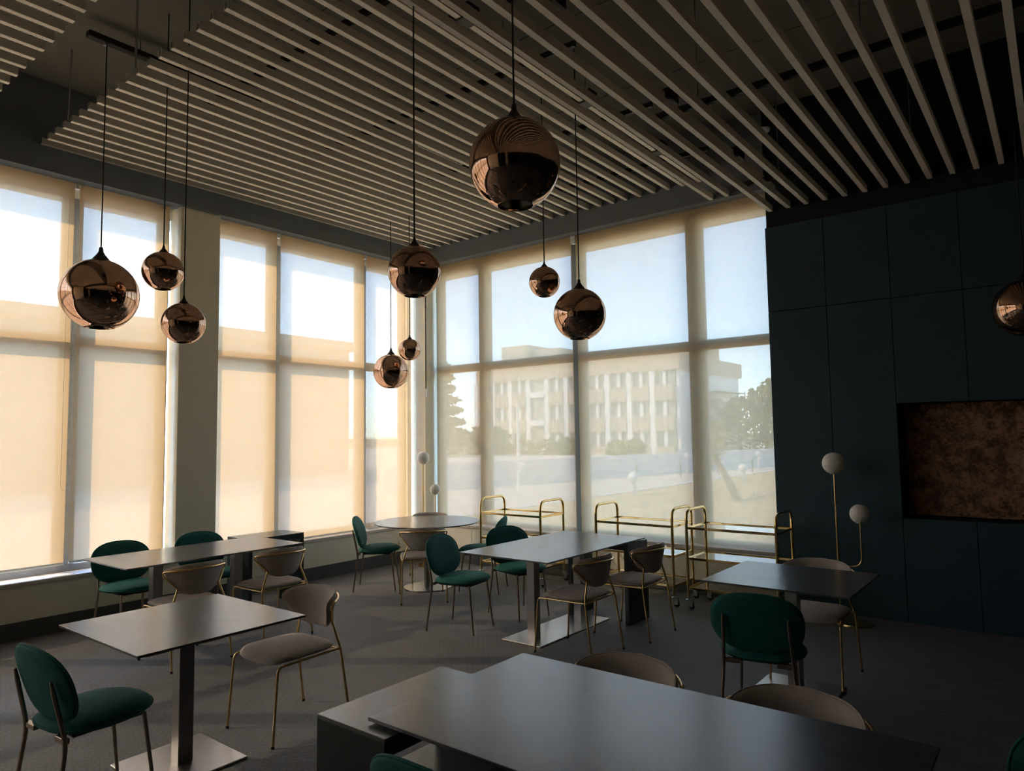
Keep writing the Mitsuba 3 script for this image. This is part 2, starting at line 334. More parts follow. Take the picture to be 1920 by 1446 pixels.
# brackets at the tops of the gaps, bead chains
for b, y in ((lb[0], 2.601), (lb[2], 4.811), (lb[3], 6.151)):
    part(b, 'bracket', box(XB - 0.03, XB + 0.015, y - 0.019, y + 0.019, 4.145, ZS, 0.003), 'm_frame_white')
part(lb[5], 'bracket', box(-4.727, -4.662, YBB - 0.015, YBB + 0.03, 4.10, ZS, 0.003), 'm_frame_white')
def chain(b, p0, p1, zt, zb):
    p0, p1 = np.array(p0), np.array(p1); m = (p0 + p1) / 2
    pts = [[*p0, zt]] + [[*(m + (p0 - m) * math.cos(t)), zb - 0.06 * math.sin(t)] for t in np.linspace(0, math.pi, 9)] + [[*p1, zt]]
    part(b, 'bead_chain', tube(pts, 0.0013, 5), 'm_white', True)
chain(lb[0], (XB + 0.02, 2.53), (XB + 0.02, 2.59), 4.15, 1.32)
chain(lb[4], (XB + 0.02, 6.86), (XB + 0.02, 6.92), 4.15, 1.12)

# ---------------------------------------------------------------- slatted ceiling
SW, SH = 0.042, 0.060
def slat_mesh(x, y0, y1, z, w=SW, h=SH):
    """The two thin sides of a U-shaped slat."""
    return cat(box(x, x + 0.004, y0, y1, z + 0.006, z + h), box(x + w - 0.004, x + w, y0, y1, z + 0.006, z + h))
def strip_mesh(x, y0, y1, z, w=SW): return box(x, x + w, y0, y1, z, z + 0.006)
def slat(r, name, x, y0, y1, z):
    k = part(r, name, shared_ply(('s', y0, y1), lambda: slat_mesh(0, y0, y1, 0), 'm_slat_shaded'), None, at=T().translate([x, 0, z]))
    put(k + '__lit_strip', shared_ply(('l', y0, y1), lambda: strip_mesh(0, y0, y1, 0), 'm_slat_lit'), None, at=T().translate([x, 0, z]), label='slat underside with light painted into its pale colour')
def shared_ply(key, make, m):
    if key not in CACHE: CACHE[key] = mikit.ply(make(), m)
    return CACHE[key]
r1 = thing('slatted_ceiling_raft', 'large suspended ceiling raft of pale slats over the tables by the windows', 'slatted ceiling')
ZA = 4.43
for i in range(24):
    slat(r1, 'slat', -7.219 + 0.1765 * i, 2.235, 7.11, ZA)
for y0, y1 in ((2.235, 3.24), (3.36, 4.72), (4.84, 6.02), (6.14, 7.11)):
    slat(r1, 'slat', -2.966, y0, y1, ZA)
for y in (3.30, 4.78, 6.08):
    part(r1, 'mounting_box', box(-3.04, -2.86, y - 0.058, y + 0.058, ZA - 0.012, ZA + 0.09, 0.004), 'm_black')
for y in (2.9, 4.1, 5.3, 6.5):
    part(r1, 'carrier_rail', box(-7.19, -2.6, y - 0.016, y + 0.016, ZA + 0.062, ZA + 0.105), 'm_black')
for x, y in ((-6.42, 2.9), (-4.84, 2.9), (-3.26, 2.9), (-6.42, 4.1), (-4.84, 4.1), (-3.26, 4.1), (-6.42, 5.3), (-4.84, 5.3), (-3.26, 5.3), (-6.42, 6.5), (-4.84, 6.5), (-3.26, 6.5)):
    part(r1, 'hanger_rod', tube([[x, y, ZA + 0.1], [x, y, 5.03]], 0.004, 6), 'm_steel_pole')
r2 = thing('slatted_ceiling_raft', 'suspended ceiling raft of pale slats at the top left corner, nearer than the large one', 'slatted ceiling')
for i in range(25):
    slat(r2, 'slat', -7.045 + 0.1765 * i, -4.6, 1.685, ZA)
for y in (-3.6, -1.9, -0.2, 1.2):
    part(r2, 'carrier_rail', box(-7.0, -2.7, y - 0.016, y + 0.016, ZA + 0.062, ZA + 0.105), 'm_black')
r3 = thing('slatted_ceiling_raft', 'lower suspended ceiling raft of widely seen slats at the upper right by the dark wall', 'slatted ceiling')
ZB = 3.948
for i in range(45):
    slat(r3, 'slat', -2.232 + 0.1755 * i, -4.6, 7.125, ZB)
for y in (-3.2, -1.2, 0.8, 2.8, 4.6, 6.4):
    part(r3, 'carrier_rail', box(-2.25, 5.6, y - 0.016, y + 0.016, ZB + 0.062, ZB + 0.105), 'm_black')
for x, y in ((-1.90, 4.6), (-0.84, 4.6), (0.2, 4.6), (-1.90, 6.4), (-0.84, 6.4), (0.2, 6.4), (-1.90, 2.8), (-0.84, 2.8)):
    part(r3, 'hanger_rod', tube([[x, y, ZB + 0.1], [x, y, 5.03]], 0.004, 6), 'm_steel_pole')
# the step between the rafts: narrow grey strips
for x in (-2.80, -2.625):
    part(r1, 'edge_slat', cat(slat_mesh(x - 0.042, 2.235, 7.10, 4.20), strip_mesh(x - 0.042, 2.235, 7.10, 4.20)), 'm_slat_shaded')
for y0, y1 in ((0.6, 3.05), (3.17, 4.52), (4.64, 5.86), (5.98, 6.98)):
    part(r3, 'edge_slat', cat(slat_mesh(-2.155, y0, y1, 4.10), strip_mesh(-2.155, y0, y1, 4.10)), 'm_slat_shaded')
for y in (3.11, 4.58, 5.92):
    part(r3, 'mounting_box', box(-2.20, -2.06, y - 0.06, y + 0.06, 4.095, 4.19, 0.004), 'm_black')
# above the gap
k = thing('track_light', 'black ceiling track with hanging cords in the gap between the slatted rafts', 'track light')
part(k, 'rail', box(-5.87, -5.80, 2.10, 3.6, 4.88, 4.93, 0.006), 'm_black')
part(k, 'hook', box(-5.852, -5.818, 2.22, 2.245, 4.862, 4.882), 'm_chrome')
for y in (2.5, 3.3): part(k, 'cable', tube([[-5.835, y, 4.92], [-5.835, y, 5.03]], 0.004, 6), 'm_black')
k = thing('ceiling_rod', 'thin grey rod hanging from the dark ceiling right of the black track', 'rod', 'grey rods from the dark ceiling')
put(k, tube([[-5.098, 2.156, 5.05], [-5.30, 2.24, 4.49]], 0.009, 8), 'm_steel_pole', True)
k = thing('ceiling_rod', 'thin grey rod hanging above the leftmost slats, left of the black track', 'rod', 'grey rods from the dark ceiling')
put(k, tube([[-6.40, 2.19, 5.02], [-6.613, 2.251, 4.49]], 0.007, 8), 'm_steel_pole', True)
k = thing('round_duct', 'round black duct mouth in the ceiling at the top of the gap between the rafts', 'duct')
put(k, lathe([(0.0, 0.10), (0.36, 0.10), (0.36, 0.0), (0.40, 0.0), (0.40, 0.11), (0.0, 0.11)], 40), 'm_black', 40, at=T().translate([-4.15, 2.25, 4.905]))
k = thing('smoke_detector', 'small round white detector between the dark slats at the upper right', 'smoke detector')
put(k, lathe([(0.0, 0.0), (0.040, 0.003), (0.055, 0.015), (0.058, 0.035), (0.0, 0.035)], 28), 'm_white', 40, at=T().translate([-2.08, 6.60, 4.56]))
k = thing('air_diffuser', 'pale linear air diffuser above the slats, left of the largest pendant', 'air diffuser')
part(k, 'housing', box(-4.98, -4.88, 4.75, 5.45, 4.60, 4.66, 0.004), 'm_white')
for y in np.linspace(4.80, 5.40, 8): part(k, 'fin', box(-4.975, -4.885, y - 0.006, y + 0.006, 4.585, 4.602), 'm_white')

# ---------------------------------------------------------------- pendant lamps
def shade_profile():
    a = np.linspace(math.radians(90 - 8), math.radians(-67), 40)
    outer = [(math.cos(t), math.sin(t)) for t in a]
    inner = [(0.965 * math.cos(t), 0.965 * math.sin(t)) for t in a[::-1]]
    return outer + [(0.985 * math.cos(a[-1]), math.sin(a[-1]) - 0.012), inner[0]], inner
SHADE, LINER = (mikit.ply(lathe(q, 64), m, 40) for q, m in zip(shade_profile(), ('m_copper', 'm_silver')))
CAP = mikit.ply(lathe([(0.0, 1.36), (0.045, 1.36), (0.055, 1.30), (0.06, 1.24), (0.10, 1.16), (0.19, 1.045), (0.235, 0.985), (0.22, 0.955), (0.0, 0.95)], 32), 'm_black', 40)
HOLDER = mikit.ply(lathe([(0.0, 0.95), (0.13, 0.95), (0.13, 0.35), (0.11, 0.32), (0.0, 0.32)], 24), 'm_black', 40)
BULB = mikit.ply(lathe([(0.0, -0.12)] + [(0.17 * math.sin(t), 0.05 - 0.17 * math.cos(t)) for t in np.linspace(0.1, 2.5, 14)] + [(0.09, 0.33), (0.0, 0.33)], 24), 'm_opal', 40)
def pendant(x, y, z, d, label, ztop=5.02):
    k = thing('pendant_lamp', label, 'pendant lamp', 'copper globe pendant lamps')
    r = d / 2; at = T().translate([x, y, z]).scale(r)
    part(k, 'shade', SHADE, None, at=at, label='mirrored copper globe shade'); put(f'{k}__shade__liner', LINER, None, at=at); part(k, 'cap', CAP, None, at=at); part(k, 'lamp_holder', HOLDER, None, at=at); part(k, 'bulb', BULB, None, at=at)
    part(k, 'cord', tube([[x, y, z + 1.3 * r], [x, y, ztop]], 0.0048, 6), 'm_black', True)
pendant(-1.981, 2.567, 2.995, 0.435, 'largest copper globe pendant, hanging nearest at the top centre')
pendant(-2.823, 2.717, 2.634, 0.295, 'copper globe pendant hanging in front of the corner where the two window walls meet')
pendant(-0.164, 6.506, 2.614, 0.435, 'copper globe pendant cut by the right edge, in front of the dark wall')
pendant(-5.806, 2.232, 2.842, 0.55, 'big copper globe pendant at far left, in front of the first blind gap', 4.87)
pendant(-5.285, 2.470, 2.986, 0.295, 'small copper globe pendant high up, just left of the beige column')
pendant(-4.918, 2.450, 2.543, 0.295, 'small copper globe pendant in front of the beige column')
pendant(-6.579, 5.919, 2.534, 0.435, 'lowest copper globe pendant, near the corner above the round table')
pendant(-6.161, 5.844, 2.766, 0.265, 'smallest copper globe pendant, just in front of the corner pillar')
pendant(-3.415, 4.818, 3.015, 0.265, 'small copper globe pendant in front of the back blind, left of the gap')
pendant(-3.103, 4.875, 2.704, 0.435, 'copper globe pendant covering the gap between the two back blinds')

# ---------------------------------------------------------------- tables
def table(x0, x1, y0, y1, label, poles, plate, top=0.743):
    k = thing('dining_table', label, 'table')
    part(k, 'tabletop', box(x0, x1, y0, y1, top - 0.012, top, 0.002), 'm_tabletop')
    part(k, 'subframe', box((x0 + x1) / 2 - min(0.25, (x1 - x0) * 0.3), (x0 + x1) / 2 + min(0.25, (x1 - x0) * 0.3), (y0 + y1) / 2 - (y1 - y0) * 0.32, (y0 + y1) / 2 + (y1 - y0) * 0.32, top - 0.03, top - 0.012), 'm_black')
    for px, py in poles: part(k, 'pole', box(px - 0.04, px + 0.04, py - 0.04, py + 0.04, 0.01, top - 0.03, 0.003), 'm_steel_pole')
    a, b, c, d = plate
    part(k, 'base_plate', box(a, b, c, d, 0.0, 0.012, 0.003), 'm_steel')
    return k
table(-4.222, -3.308, 1.470, 2.358, 'small square grey table at the lower left, between the green and beige chairs', [(-3.765, 1.914)], (-4.03, -3.53, 1.664, 2.155))
table(-6.42, -5.605, 2.395, 3.96, 'long grey table by the left windows', [(-6.0, 2.80), (-6.0, 3.52)], (-6.2, -5.8, 2.63, 3.72))
table(-4.02, -3.115, 4.365, 5.94, 'long grey table in the middle of the room', [(-3.59, 4.82), (-3.59, 5.53)], (-3.79, -3.39, 4.632, 5.722))
table(-1.925, -1.018, 4.42, 5.27, 'small dark table at the right in front of the two globe floor lamp', [(-1.47, 4.85)], (-1.72, -1.22, 4.60, 5.10))
table(-1.935, -0.345, 1.632, 2.515, 'large table in the foreground at the bottom of the picture', [(-1.52, 2.07), (-0.78, 2.07)], (-1.70, -0.58, 1.87, 2.27))
k = thing('round_table', 'round grey pedestal table in front of the window corner', 'table')
part(k, 'tabletop', lathe([(0, 0.743), (0.597, 0.743), (0.60, 0.740), (0.60, 0.733), (0.596, 0.730), (0, 0.730)], 72), 'm_tabletop', 30, at=T().translate([-5.80, 5.765, 0]))
part(k, 'pole', lathe([(0.0, 0.012), (0.038, 0.012), (0.038, 0.73), (0.0, 0.73)], 24), 'm_steel_pole', 30, at=T().translate([-5.80, 5.765, 0]))
part(k, 'base_plate', lathe([(0, 0.0), (0.27, 0.0), (0.275, 0.004), (0.272, 0.012), (0.05, 0.016), (0, 0.016)], 48), 'm_steel', 30, at=T().translate([-5.79, 5.765, 0]))
def console(x0, x1, y0, y1, label, long_axis, shelf=False):
    k = thing('console', label, 'console', None); t = 0.04
    part(k, 'top', box(x0, x1, y0, y1, 0.71, 0.722, 0.002), 'm_console_top')
    if long_axis == 'y':
        ends = ((x0, x1, y0, y0 + t), (x0, x1, y1 - t, y1)); aprons = ((x0 + 0.001, x0 + 0.02, y0 + t, y1 - t), (x1 - 0.02, x1 - 0.001, y0 + t, y1 - t))
    else:
        ends = ((x0, x0 + t, y0, y1), (x1 - t, x1, y0, y1)); aprons = ((x0 + t, x1 - t, y0 + 0.001, y0 + 0.02), (x0 + t, x1 - t, y1 - 0.02, y1 - 0.001))
    for a, b, c, d in ends: part(k, 'end_panel', box(a, b, c, d, 0.0, 0.71, 0.002), 'm_console')
    for a, b, c, d in aprons: part(k, 'apron', box(a, b, c, d, 0.66, 0.71), 'm_console')
    if shelf: part(k, 'shelf', box(x0 + 0.005, x1, y0 + t, y1 - t, 0.41, 0.43, 0.002), 'm_console_top')
console(-2.15, -1.79, 1.58, 2.22, 'dark console under the left end of the foreground table', 'y', True)
console(-6.76, -6.36, 3.865, 4.50, 'dark green console at the far end of the long window table', 'y')
console(-3.77, -3.125, 5.62, 6.0, 'dark console under the far end of the middle table', 'x')

# ---------------------------------------------------------------- chairs
V = np.array
def green_parts():
    P = {}
    def sp(u, v): return V([0.235 * u * (1 - 0.05 * v), 0.015 + 0.232 * v, 0.440 + 0.004 * v])
    up = lambda u, v: V([0, 0, 1.0])
    P['seat'] = (pillow(sp, up, 0.052, 0.028, 2.35, (2.6, 7), 10, 48), 'm_green', 50)
    P['seat_piping'] = (rim(sp, up, 0.0, 2.35, 0.005, 1.003), 'm_green_pipe', True)
    P['seat_pan'] = (box(-0.15, 0.15, -0.15, 0.17, 0.398, 0.414, 0.004), 'm_black', False)
    def bp(u, v):
        x = 0.25 * u * (1 + 0.02 * v); z = 0.632 + 0.172 * v
        return V([x, -0.225 - 0.075 * v * 0.7 + 0.42 * x * x, z])
    def bn(u, v):
        n = V([-0.84 * 0.25 * u, 1.0, 0.28]); return n / np.linalg.norm(n)
    P['backrest'] = (pillow(bp, bn, 0.034, 0.020, 2.5, (3.2, 6), 10, 52), 'm_green', 50)
    P['back_piping'] = (rim(bp, bn, 0.004, 2.5, 0.0055, 1.004), 'm_green_pipe', True)
    for s in (-1, 1):
        P[f'leg{s}r'] = (tube(fillet([[0.212 * s, -0.245, 0.0], [0.188 * s, -0.195, 0.40], [0.178 * s, -0.235, 0.57], [0.175 * s, -0.258, 0.675]], 0.06), [0.008] + [0.0105] * 14 + [0.007], 10), 'm_bronze', True)
        P[f'leg{s}f'] = (tube([[0.172 * s, 0.218, 0.0], [0.150 * s, 0.165, 0.41]], [0.008, 0.0105], 10), 'm_bronze', True)
        P[f'bracket{s}'] = (box(min(0.10 * s, 0.19 * s), max(0.10 * s, 0.19 * s), -0.205, -0.18, 0.395, 0.42, 0.003), 'm_bronze', False)
    return P
def beige_parts():
    P = {}
    def sp(u, v):
        w = 0.228 * (1 + 0.04 * v); z = 0.452 - 0.028 * max(0.0, v - 0.55) ** 2 / 0.2 * 1.0
        return V([w * u, 0.015 + 0.225 * v, z])
    up = lambda u, v: V([0, 0, 1.0])
    P['seat'] = (pillow(sp, up, 0.026, 0.024, 4.2, (5, 8), 10, 52), 'm_beige', 50)
    def bp(u, v, off=0.0):
        h = 0.5 * (v + 1); th = u * math.radians(46 + 30 * max(h, 0.0) ** 0.8); r = 0.205 + 0.048 * h + off
        return V([r * math.sin(th), -0.015 - r * math.cos(th), 0.650 + 0.118 * v - 0.030 * u * u * (0.5 + 0.5 * v) + 0.02 * u * u * (0.5 - 0.5 * v)])
    def bn(u, v):
        h = 0.5 * (v + 1); th = u * math.radians(46 + 30 * max(h, 0.0) ** 0.8); return V([-math.sin(th), math.cos(th), 0.15]) / math.sqrt(1.0225)
    P['backrest'] = (pillow(bp, bn, 0.020, 0.018, 4.5, (7, 7), 10, 64), 'm_beige', 50)
    P['back_piping'] = (rim(bp, bn, 0.0, 4.5, 0.004, 1.003, 72), 'm_beige', True)
    # one brass rod: up the sides and round behind the backrest
    q = [bp(-0.80, -0.62, 0.024), bp(-0.93, 0.1, 0.024), bp(-0.975, 0.38, 0.026)] + [bp(u, 0.70, 0.028) for u in np.linspace(-0.90, 0.90, 19)] + [bp(0.975, 0.38, 0.026), bp(0.93, 0.1, 0.024), bp(0.80, -0.62, 0.024)]
    P['back_rod'] = (tube(fillet(q, 0.03, 3), 0.0075, 8), 'm_brass', True)
    for s in (-1, 1):
        b = bp(0.80 * s, -0.62, 0.024)
        P[f'leg{s}r'] = (tube(fillet([[0.236 * s, -0.268, 0.006], [0.222 * s, -0.205, 0.43], b], 0.05), 0.0082, 8), 'm_brass', True)
        P[f'leg{s}f'] = (tube(fillet([[0.234 * s, 0.262, 0.006], [0.226 * s, 0.228, 0.424], [0.224 * s, -0.20, 0.432]], 0.035), 0.0082, 8), 'm_brass', True)
        for y, x in ((-0.268, 0.236), (0.262, 0.234)):
            P[f'glide{s}{y}'] = (lathe([(0, 0), (0.0085, 0), (0.0095, 0.004), (0.0095, 0.014), (0, 0.014)], 12).apply_translation((x * s, y, 0)), 'm_rubber', False)
    P['stretcher'] = (tube([[-0.222, -0.195, 0.425], [0.222, -0.195, 0.425]], 0.007, 8), 'm_brass', True)
    return P
GREEN = {k: (mikit.ply(m, b, s)) for k, (m, b, s) in green_parts().items()}
BEIGE = {k: (mikit.ply(m, b, s)) for k, (m, b, s) in beige_parts().items()}
def chair(x, y, fx, fy, label, kind):
    k = thing('round_back_chair' if kind == 'g' else 'curved_back_chair', label, 'chair', 'green velvet chairs' if kind == 'g' else 'beige velvet chairs')
    at = place(x, y, 0, fx, fy); glides = 0
    for n, d in (GREEN if kind == 'g' else BEIGE).items():
        nm = 'leg' if n.startswith('leg') else 'bracket' if n.startswith('bracket') else n
        if n.startswith('glide'):
            put(f'{k}__leg{["", "_001", "_002", "_003"][{"-1-": 0, "1-": 2, "-10": 1, "10": 3}[n[5:].replace("-0.268", "-").replace("0.262", "0")]]}__glide', d, None, at=at); continue
        sub = {'seat_piping': ('seat', 'piping'), 'back_piping': ('backrest', 'piping')}.get(n)
        if sub: put(f'{k}__{sub[0]}__{sub[1]}', d, None, at=at)
        else: part(k, nm, d, None, at=at)
g, b = 'g', 'b'
chair(-3.67, 1.43, -0.08, 1.0, 'green velvet chair at the lower left corner, seen from behind, at the small square table', g)
chair(-6.50, 2.82, 1, 0.0, 'green velvet chair behind the near end of the long window table', g)
chair(-6.50, 3.55, 1, 0.0, 'green velvet chair behind the middle of the long window table, in front of the column', g)
chair(-6.24, 5.415, 0.763, 0.647, 'green velvet chair seen from the side, left of the round table', g)
chair(-4.31, 4.72, 0.985, 0.175, 'green velvet chair at the near left side of the middle table', g)
chair(-4.185, 5.41, 0.957, -0.29, 'green velvet chair at the far left side of the middle table, behind the nearer one', g)
chair(-5.2, 6.02, -0.90, -0.43, 'mostly hidden green velvet chair right of the round table, before the first gold cart', g)
chair(-1.455, 4.20, -0.19, 1, 'green velvet chair seen from behind in front of the small dark table', g)
chair(-1.45, 1.66, 0.0, 1, 'green velvet chair whose top rim shows at the bottom edge under the foreground table', g)
chair(0.06, 2.48, 0, -1, 'green velvet chair cut off at the lower right corner in the dark', g)
chair(-3.755, 2.56, 0, -1, 'beige velvet chair standing right of the small square table, facing left', b)
chair(-5.51, 2.81, -1, 0, 'beige velvet chair at the near end of the long window table, behind the square table', b)
chair(-5.56, 3.60, -1, 0, 'beige velvet chair at the far end of the long window table, backed by the console', b)
chair(-5.444, 5.343, -0.757, 0.653, 'beige velvet chair in front of the round table, seen from behind', b)
chair(-6.10, 6.12, 0.757, -0.653, 'beige velvet chair whose top edge shows behind the round table', b)
chair(-3.11, 4.77, -1, 0, 'beige velvet chair at the near right side of the middle table', b)
chair(-3.01, 5.50, -1, 0, 'beige velvet chair at the far right of the middle table, before the gold carts', b)
chair(-1.45, 5.25, 0, -1, 'beige velvet chair behind the small dark table, next to the floor lamp', b)
chair(-1.46, 2.45, 0, -1, 'beige velvet chair at the far side of the foreground table, left of two', b)
chair(-0.79, 2.45, 0, -1, 'beige velvet chair at the far side of the foreground table, right of two', b)

# ---------------------------------------------------------------- gold carts
def cart(x0, x1, y0, y1, label):
    k = thing('serving_cart', label, 'cart', 'gold serving carts')
    zs, r = (0.20, 0.487, 0.781), 0.0145
    for x in (x0, x1):
        part(k, 'end_frame', tube(fillet([[x, y0, 0.115], [x, y0, 0.955], [x, y1, 0.955], [x, y1, 0.115]], [0, 0.10, 0.10, 0], 8), r, 14), 'm_gold', True)
    for z in zs:
        for y in (y0, y1): part(k, 'rail', box(x0, x1, y - 0.006, y + 0.006, z - 0.014, z + 0.010, 0.003), 'm_gold')
        for x in (x0, x1): part(k, 'rail', box(x - 0.006, x + 0.006, y0, y1, z - 0.014, z + 0.010, 0.003), 'm_gold')
        v = V([[x0 + 0.008, y0 + 0.008, z], [x1 - 0.008, y0 + 0.008, z], [x1 - 0.008, y1 - 0.008, z], [x0 + 0.008, y1 - 0.008, z]])
        part(k, 'glass_shelf', trimesh.Trimesh(v, [[0, 1, 2], [0, 2, 3]], process=False), 'm_shelf_glass', label='clear glass shelf')
    for x, y in ((x0, y0), (x1, y0), (x0, y1), (x1, y1)):
        kk = part(k, 'caster', cat(lathe([(0, 0.085), (0.03, 0.085), (0.03, 0.095), (0.012, 0.10), (0.012, 0.118), (0, 0.118)], 16).apply_translation((x, y, 0)),
                                   box(x + 0.0, x + 0.045, y - 0.017, y - 0.013, 0.025, 0.088), box(x + 0.0, x + 0.045, y + 0.013, y + 0.017, 0.025, 0.088)), 'm_chrome')
        w = lathe([(0, -0.011), (0.026, -0.011), (0.030, -0.006), (0.030, 0.006), (0.026, 0.011), (0, 0.011)], 20)
        w.apply_transform(trimesh.transformations.rotation_matrix(math.pi / 2, [1, 0, 0])); w.apply_translation((x + 0.026, y, 0.030))
        put(kk + '__wheel', w, 'm_rubber', 30)
cart(-5.62, -4.725, 6.50, 6.965, 'gold serving cart nearest the window corner, behind the green chairs')
cart(-3.99, -3.108, 6.50, 6.965, 'gold serving cart in the middle, behind the far end of the middle table')
cart(-2.955, -2.09, 6.50, 6.965, 'gold serving cart at the right, next to the dark panelled wall')

# ---------------------------------------------------------------- floor lamps
def floor_lamp(xt, yt, zt, xl, yl, zl, rt, rl, label):
    k = thing('floor_lamp', label, 'floor lamp', 'two globe brass floor lamps')
    xm, ym = (xt + xl) / 2, (yt + yl) / 2
    part(k, 'base', lathe([(0, 0), (0.145, 0), (0.15, 0.004), (0.147, 0.018), (0.03, 0.022), (0, 0.022)], 48), 'm_brass', 30, at=T().translate([xm, ym, 0]))
    part(k, 'pole', tube([[xt, yt, 0.02], [xt, yt, zt - rt * 0.9]], 0.008, 10), 'm_brass', True)
    part(k, 'arm', tube(fillet([[xt, yt, 0.50], [xl, yl, 0.50], [xl, yl, zl - rl * 0.9]], 0.10, 8), 0.008, 10), 'm_brass', True)
    for x, y, z, r in ((xt, yt, zt, rt), (xl, yl, zl, rl)):
        q = part(k, 'globe', lathe([(r * math.sin(t), -r * math.cos(t)) for t in np.linspace(0.3, math.pi, 28)] , 36), 'm_opal', True, at=T().translate([x, y, z]), label='opal white globe')
        put(q + '__collar', lathe([(0, -0.98 * r), (0.34 * r, -0.98 * r), (0.36 * r, -0.90 * r), (0, -0.90 * r)], 24), 'm_brass', 30, at=T().translate([x, y, z]))
floor_lamp(-6.864, 6.75, 1.425, -6.635, 6.75, 1.010, 0.088, 0.070, 'brass floor lamp with two white globes in the window corner behind the round table')
floor_lamp(-1.653, 6.82, 1.414, -1.456, 6.82, 0.969, 0.098, 0.084, 'brass floor lamp with two white globes against the dark panelled wall')

# ---------------------------------------------------------------- small things on the walls
k = thing('wall_artwork', 'large mottled rust brown panel set in the recess of the dark wall', 'wall panel')
put(k, box(-1.155, 0.695, YB + 0.27, YB + 0.338, 0.925, 1.945, 0.003), 'm_rust')
k = thing('wall_socket', 'round white wall socket on the low beige wall behind the beige chair', 'socket')
part(k, 'plate', lathe([(0, 0), (0.042, 0), (0.044, 0.004), (0.038, 0.010), (0.024, 0.010), (0.021, -0.002), (0, -0.002)], 32), 'm_white', 30, at=T().translate([XL + 0.003, 6.669, 0.288]).rotate([0, 1, 0], 90))
for s in (-1, 1): part(k, 'contact', box(XL + 0.001, XL + 0.004, 6.669 + s * 0.009 - 0.003, 6.669 + s * 0.009 + 0.003, 0.285, 0.291), 'm_black')
k = thing('wall_switch', 'small grey switch box on the corner pillar below a black cable', 'switch')
part(k, 'box', box(-7.10, -7.065, 7.03, 7.055, 2.28, 2.40, 0.004).apply_translation((-0.023, 0.03, 0)), 'm_frame_white')
part(k, 'cable', tube([[-7.118, 7.07, 2.40], [-7.118, 7.07, ZS]], 0.005, 6), 'm_black')

# ---------------------------------------------------------------- outdoors
G = -0.5
structure('pavement', box(-120, 120, 7.9, 160, G - 0.3, G), 'm_pave', label='pale pavement outside')
structure('ground_left', box(-120, -7.75, -80, 7.9, G - 0.3, G), 'm_pave', label='pale ground outside the left windows')
structure('dry_lawn', box(-12.8, 60, 8.2, 75, G, G + 0.06), 'm_drygrass', label='dry lawn outside the back windows')
n = 9000
bx, by = rng.uniform(-12.7, 2, n), rng.uniform(8.6, 40, n) ** 1.0
h, w, an, ln = rng.uniform(0.08, 0.32, n), rng.uniform(0.006, 0.02, n), rng.uniform(0, 2 * np.pi, n), rng.uniform(-0.1, 0.1, (n, 2))
bv = np.stack([np.stack([bx - w * np.cos(an), by - w * np.sin(an), np.full(n, G + 0.05)], -1), np.stack([bx + w * np.cos(an), by + w * np.sin(an), np.full(n, G + 0.05)], -1),
               np.stack([bx + ln[:, 0], by + ln[:, 1], G + 0.05 + h], -1)], 1).reshape(-1, 3)
k = thing('dry_grass', 'tall dry straw coloured grass on the lawn outside', 'grass', kind='stuff')
put(k, trimesh.Trimesh(bv, np.arange(3 * n).reshape(-1, 3), process=False), 'm_blade')
structure('kerb', cat(box(-13.05, -12.8, 8.2, 75, G, G + 0.10)), 'm_plaster', label='kerb along the lawn')
# low retaining wall, running obliquely
p0, p1 = V([-21.5, 19.0]), V([-12.0, 63.0]); d = (p1 - p0) / np.linalg.norm(p1 - p0); nn = V([-d[1], d[0]])
c = [p0, p1, p1 + nn * 0.4, p0 + nn * 0.4]
v = V([[*q, z] for z in (G, G + 1.1) for q in c])
structure('retaining_wall', trimesh.convex.convex_hull(v), 'm_plaster', label='low white retaining wall outside')
# the office building
bk = thing('office_building', 'pale four storey office building with beige panels seen through the back blinds', 'building')
FY, X1, X0 = 72.0, -33.2, -62.2
part(bk, 'wall', box(X0, X1, FY + 0.35, 90.5, -3, 8.9), 'm_facade')
part(bk, 'parapet', box(X0 - 0.3, X1 + 0.35, FY - 0.35, 90.9, 8.9, 10.7), 'm_panel')
part(bk, 'roof_block', cat(box(-61.5, -57.0, 76, 83, 10.7, 14.2), box(-57.0, -52.4, 77, 82, 10.7, 13.5)), 'm_panel')
part(bk, 'roof_plant', cat(box(-34.6, -33.4, 78.5, 82, 10.7, 12.0), box(-34.8, -33.5, 82.6, 85.0, 10.7, 12.6), box(-34.4, -33.6, 76, 77.6, 10.7, 11.6)), 'm_panel')
WIN = mikit.ply(box(0, 0.95, 0, 0.10, 0, 1.66), 'm_window_far'); SPAN = mikit.ply(box(0, 2.32, -0.35, 0.35, 0, 1.75, 0.05), 'm_panel'); PIER = mikit.ply(box(0, 0.62, -0.25, 0.35, 0, 11.9), 'm_facade'); POST = mikit.ply(box(0, 0.36, -0.05, 0.35, 0, 1.66), 'm_facade')
FRAME = mikit.ply(cat(box(-0.05, 1.0, 0.05, 0.2, -0.05, 0.0), box(-0.05, 1.0, 0.05, 0.2, 1.66, 1.71), box(-0.05, 0, 0.05, 0.2, 0, 1.66), box(0.95, 1.0, 0.05, 0.2, 0, 1.66)), 'm_bark')
bay = 2.93
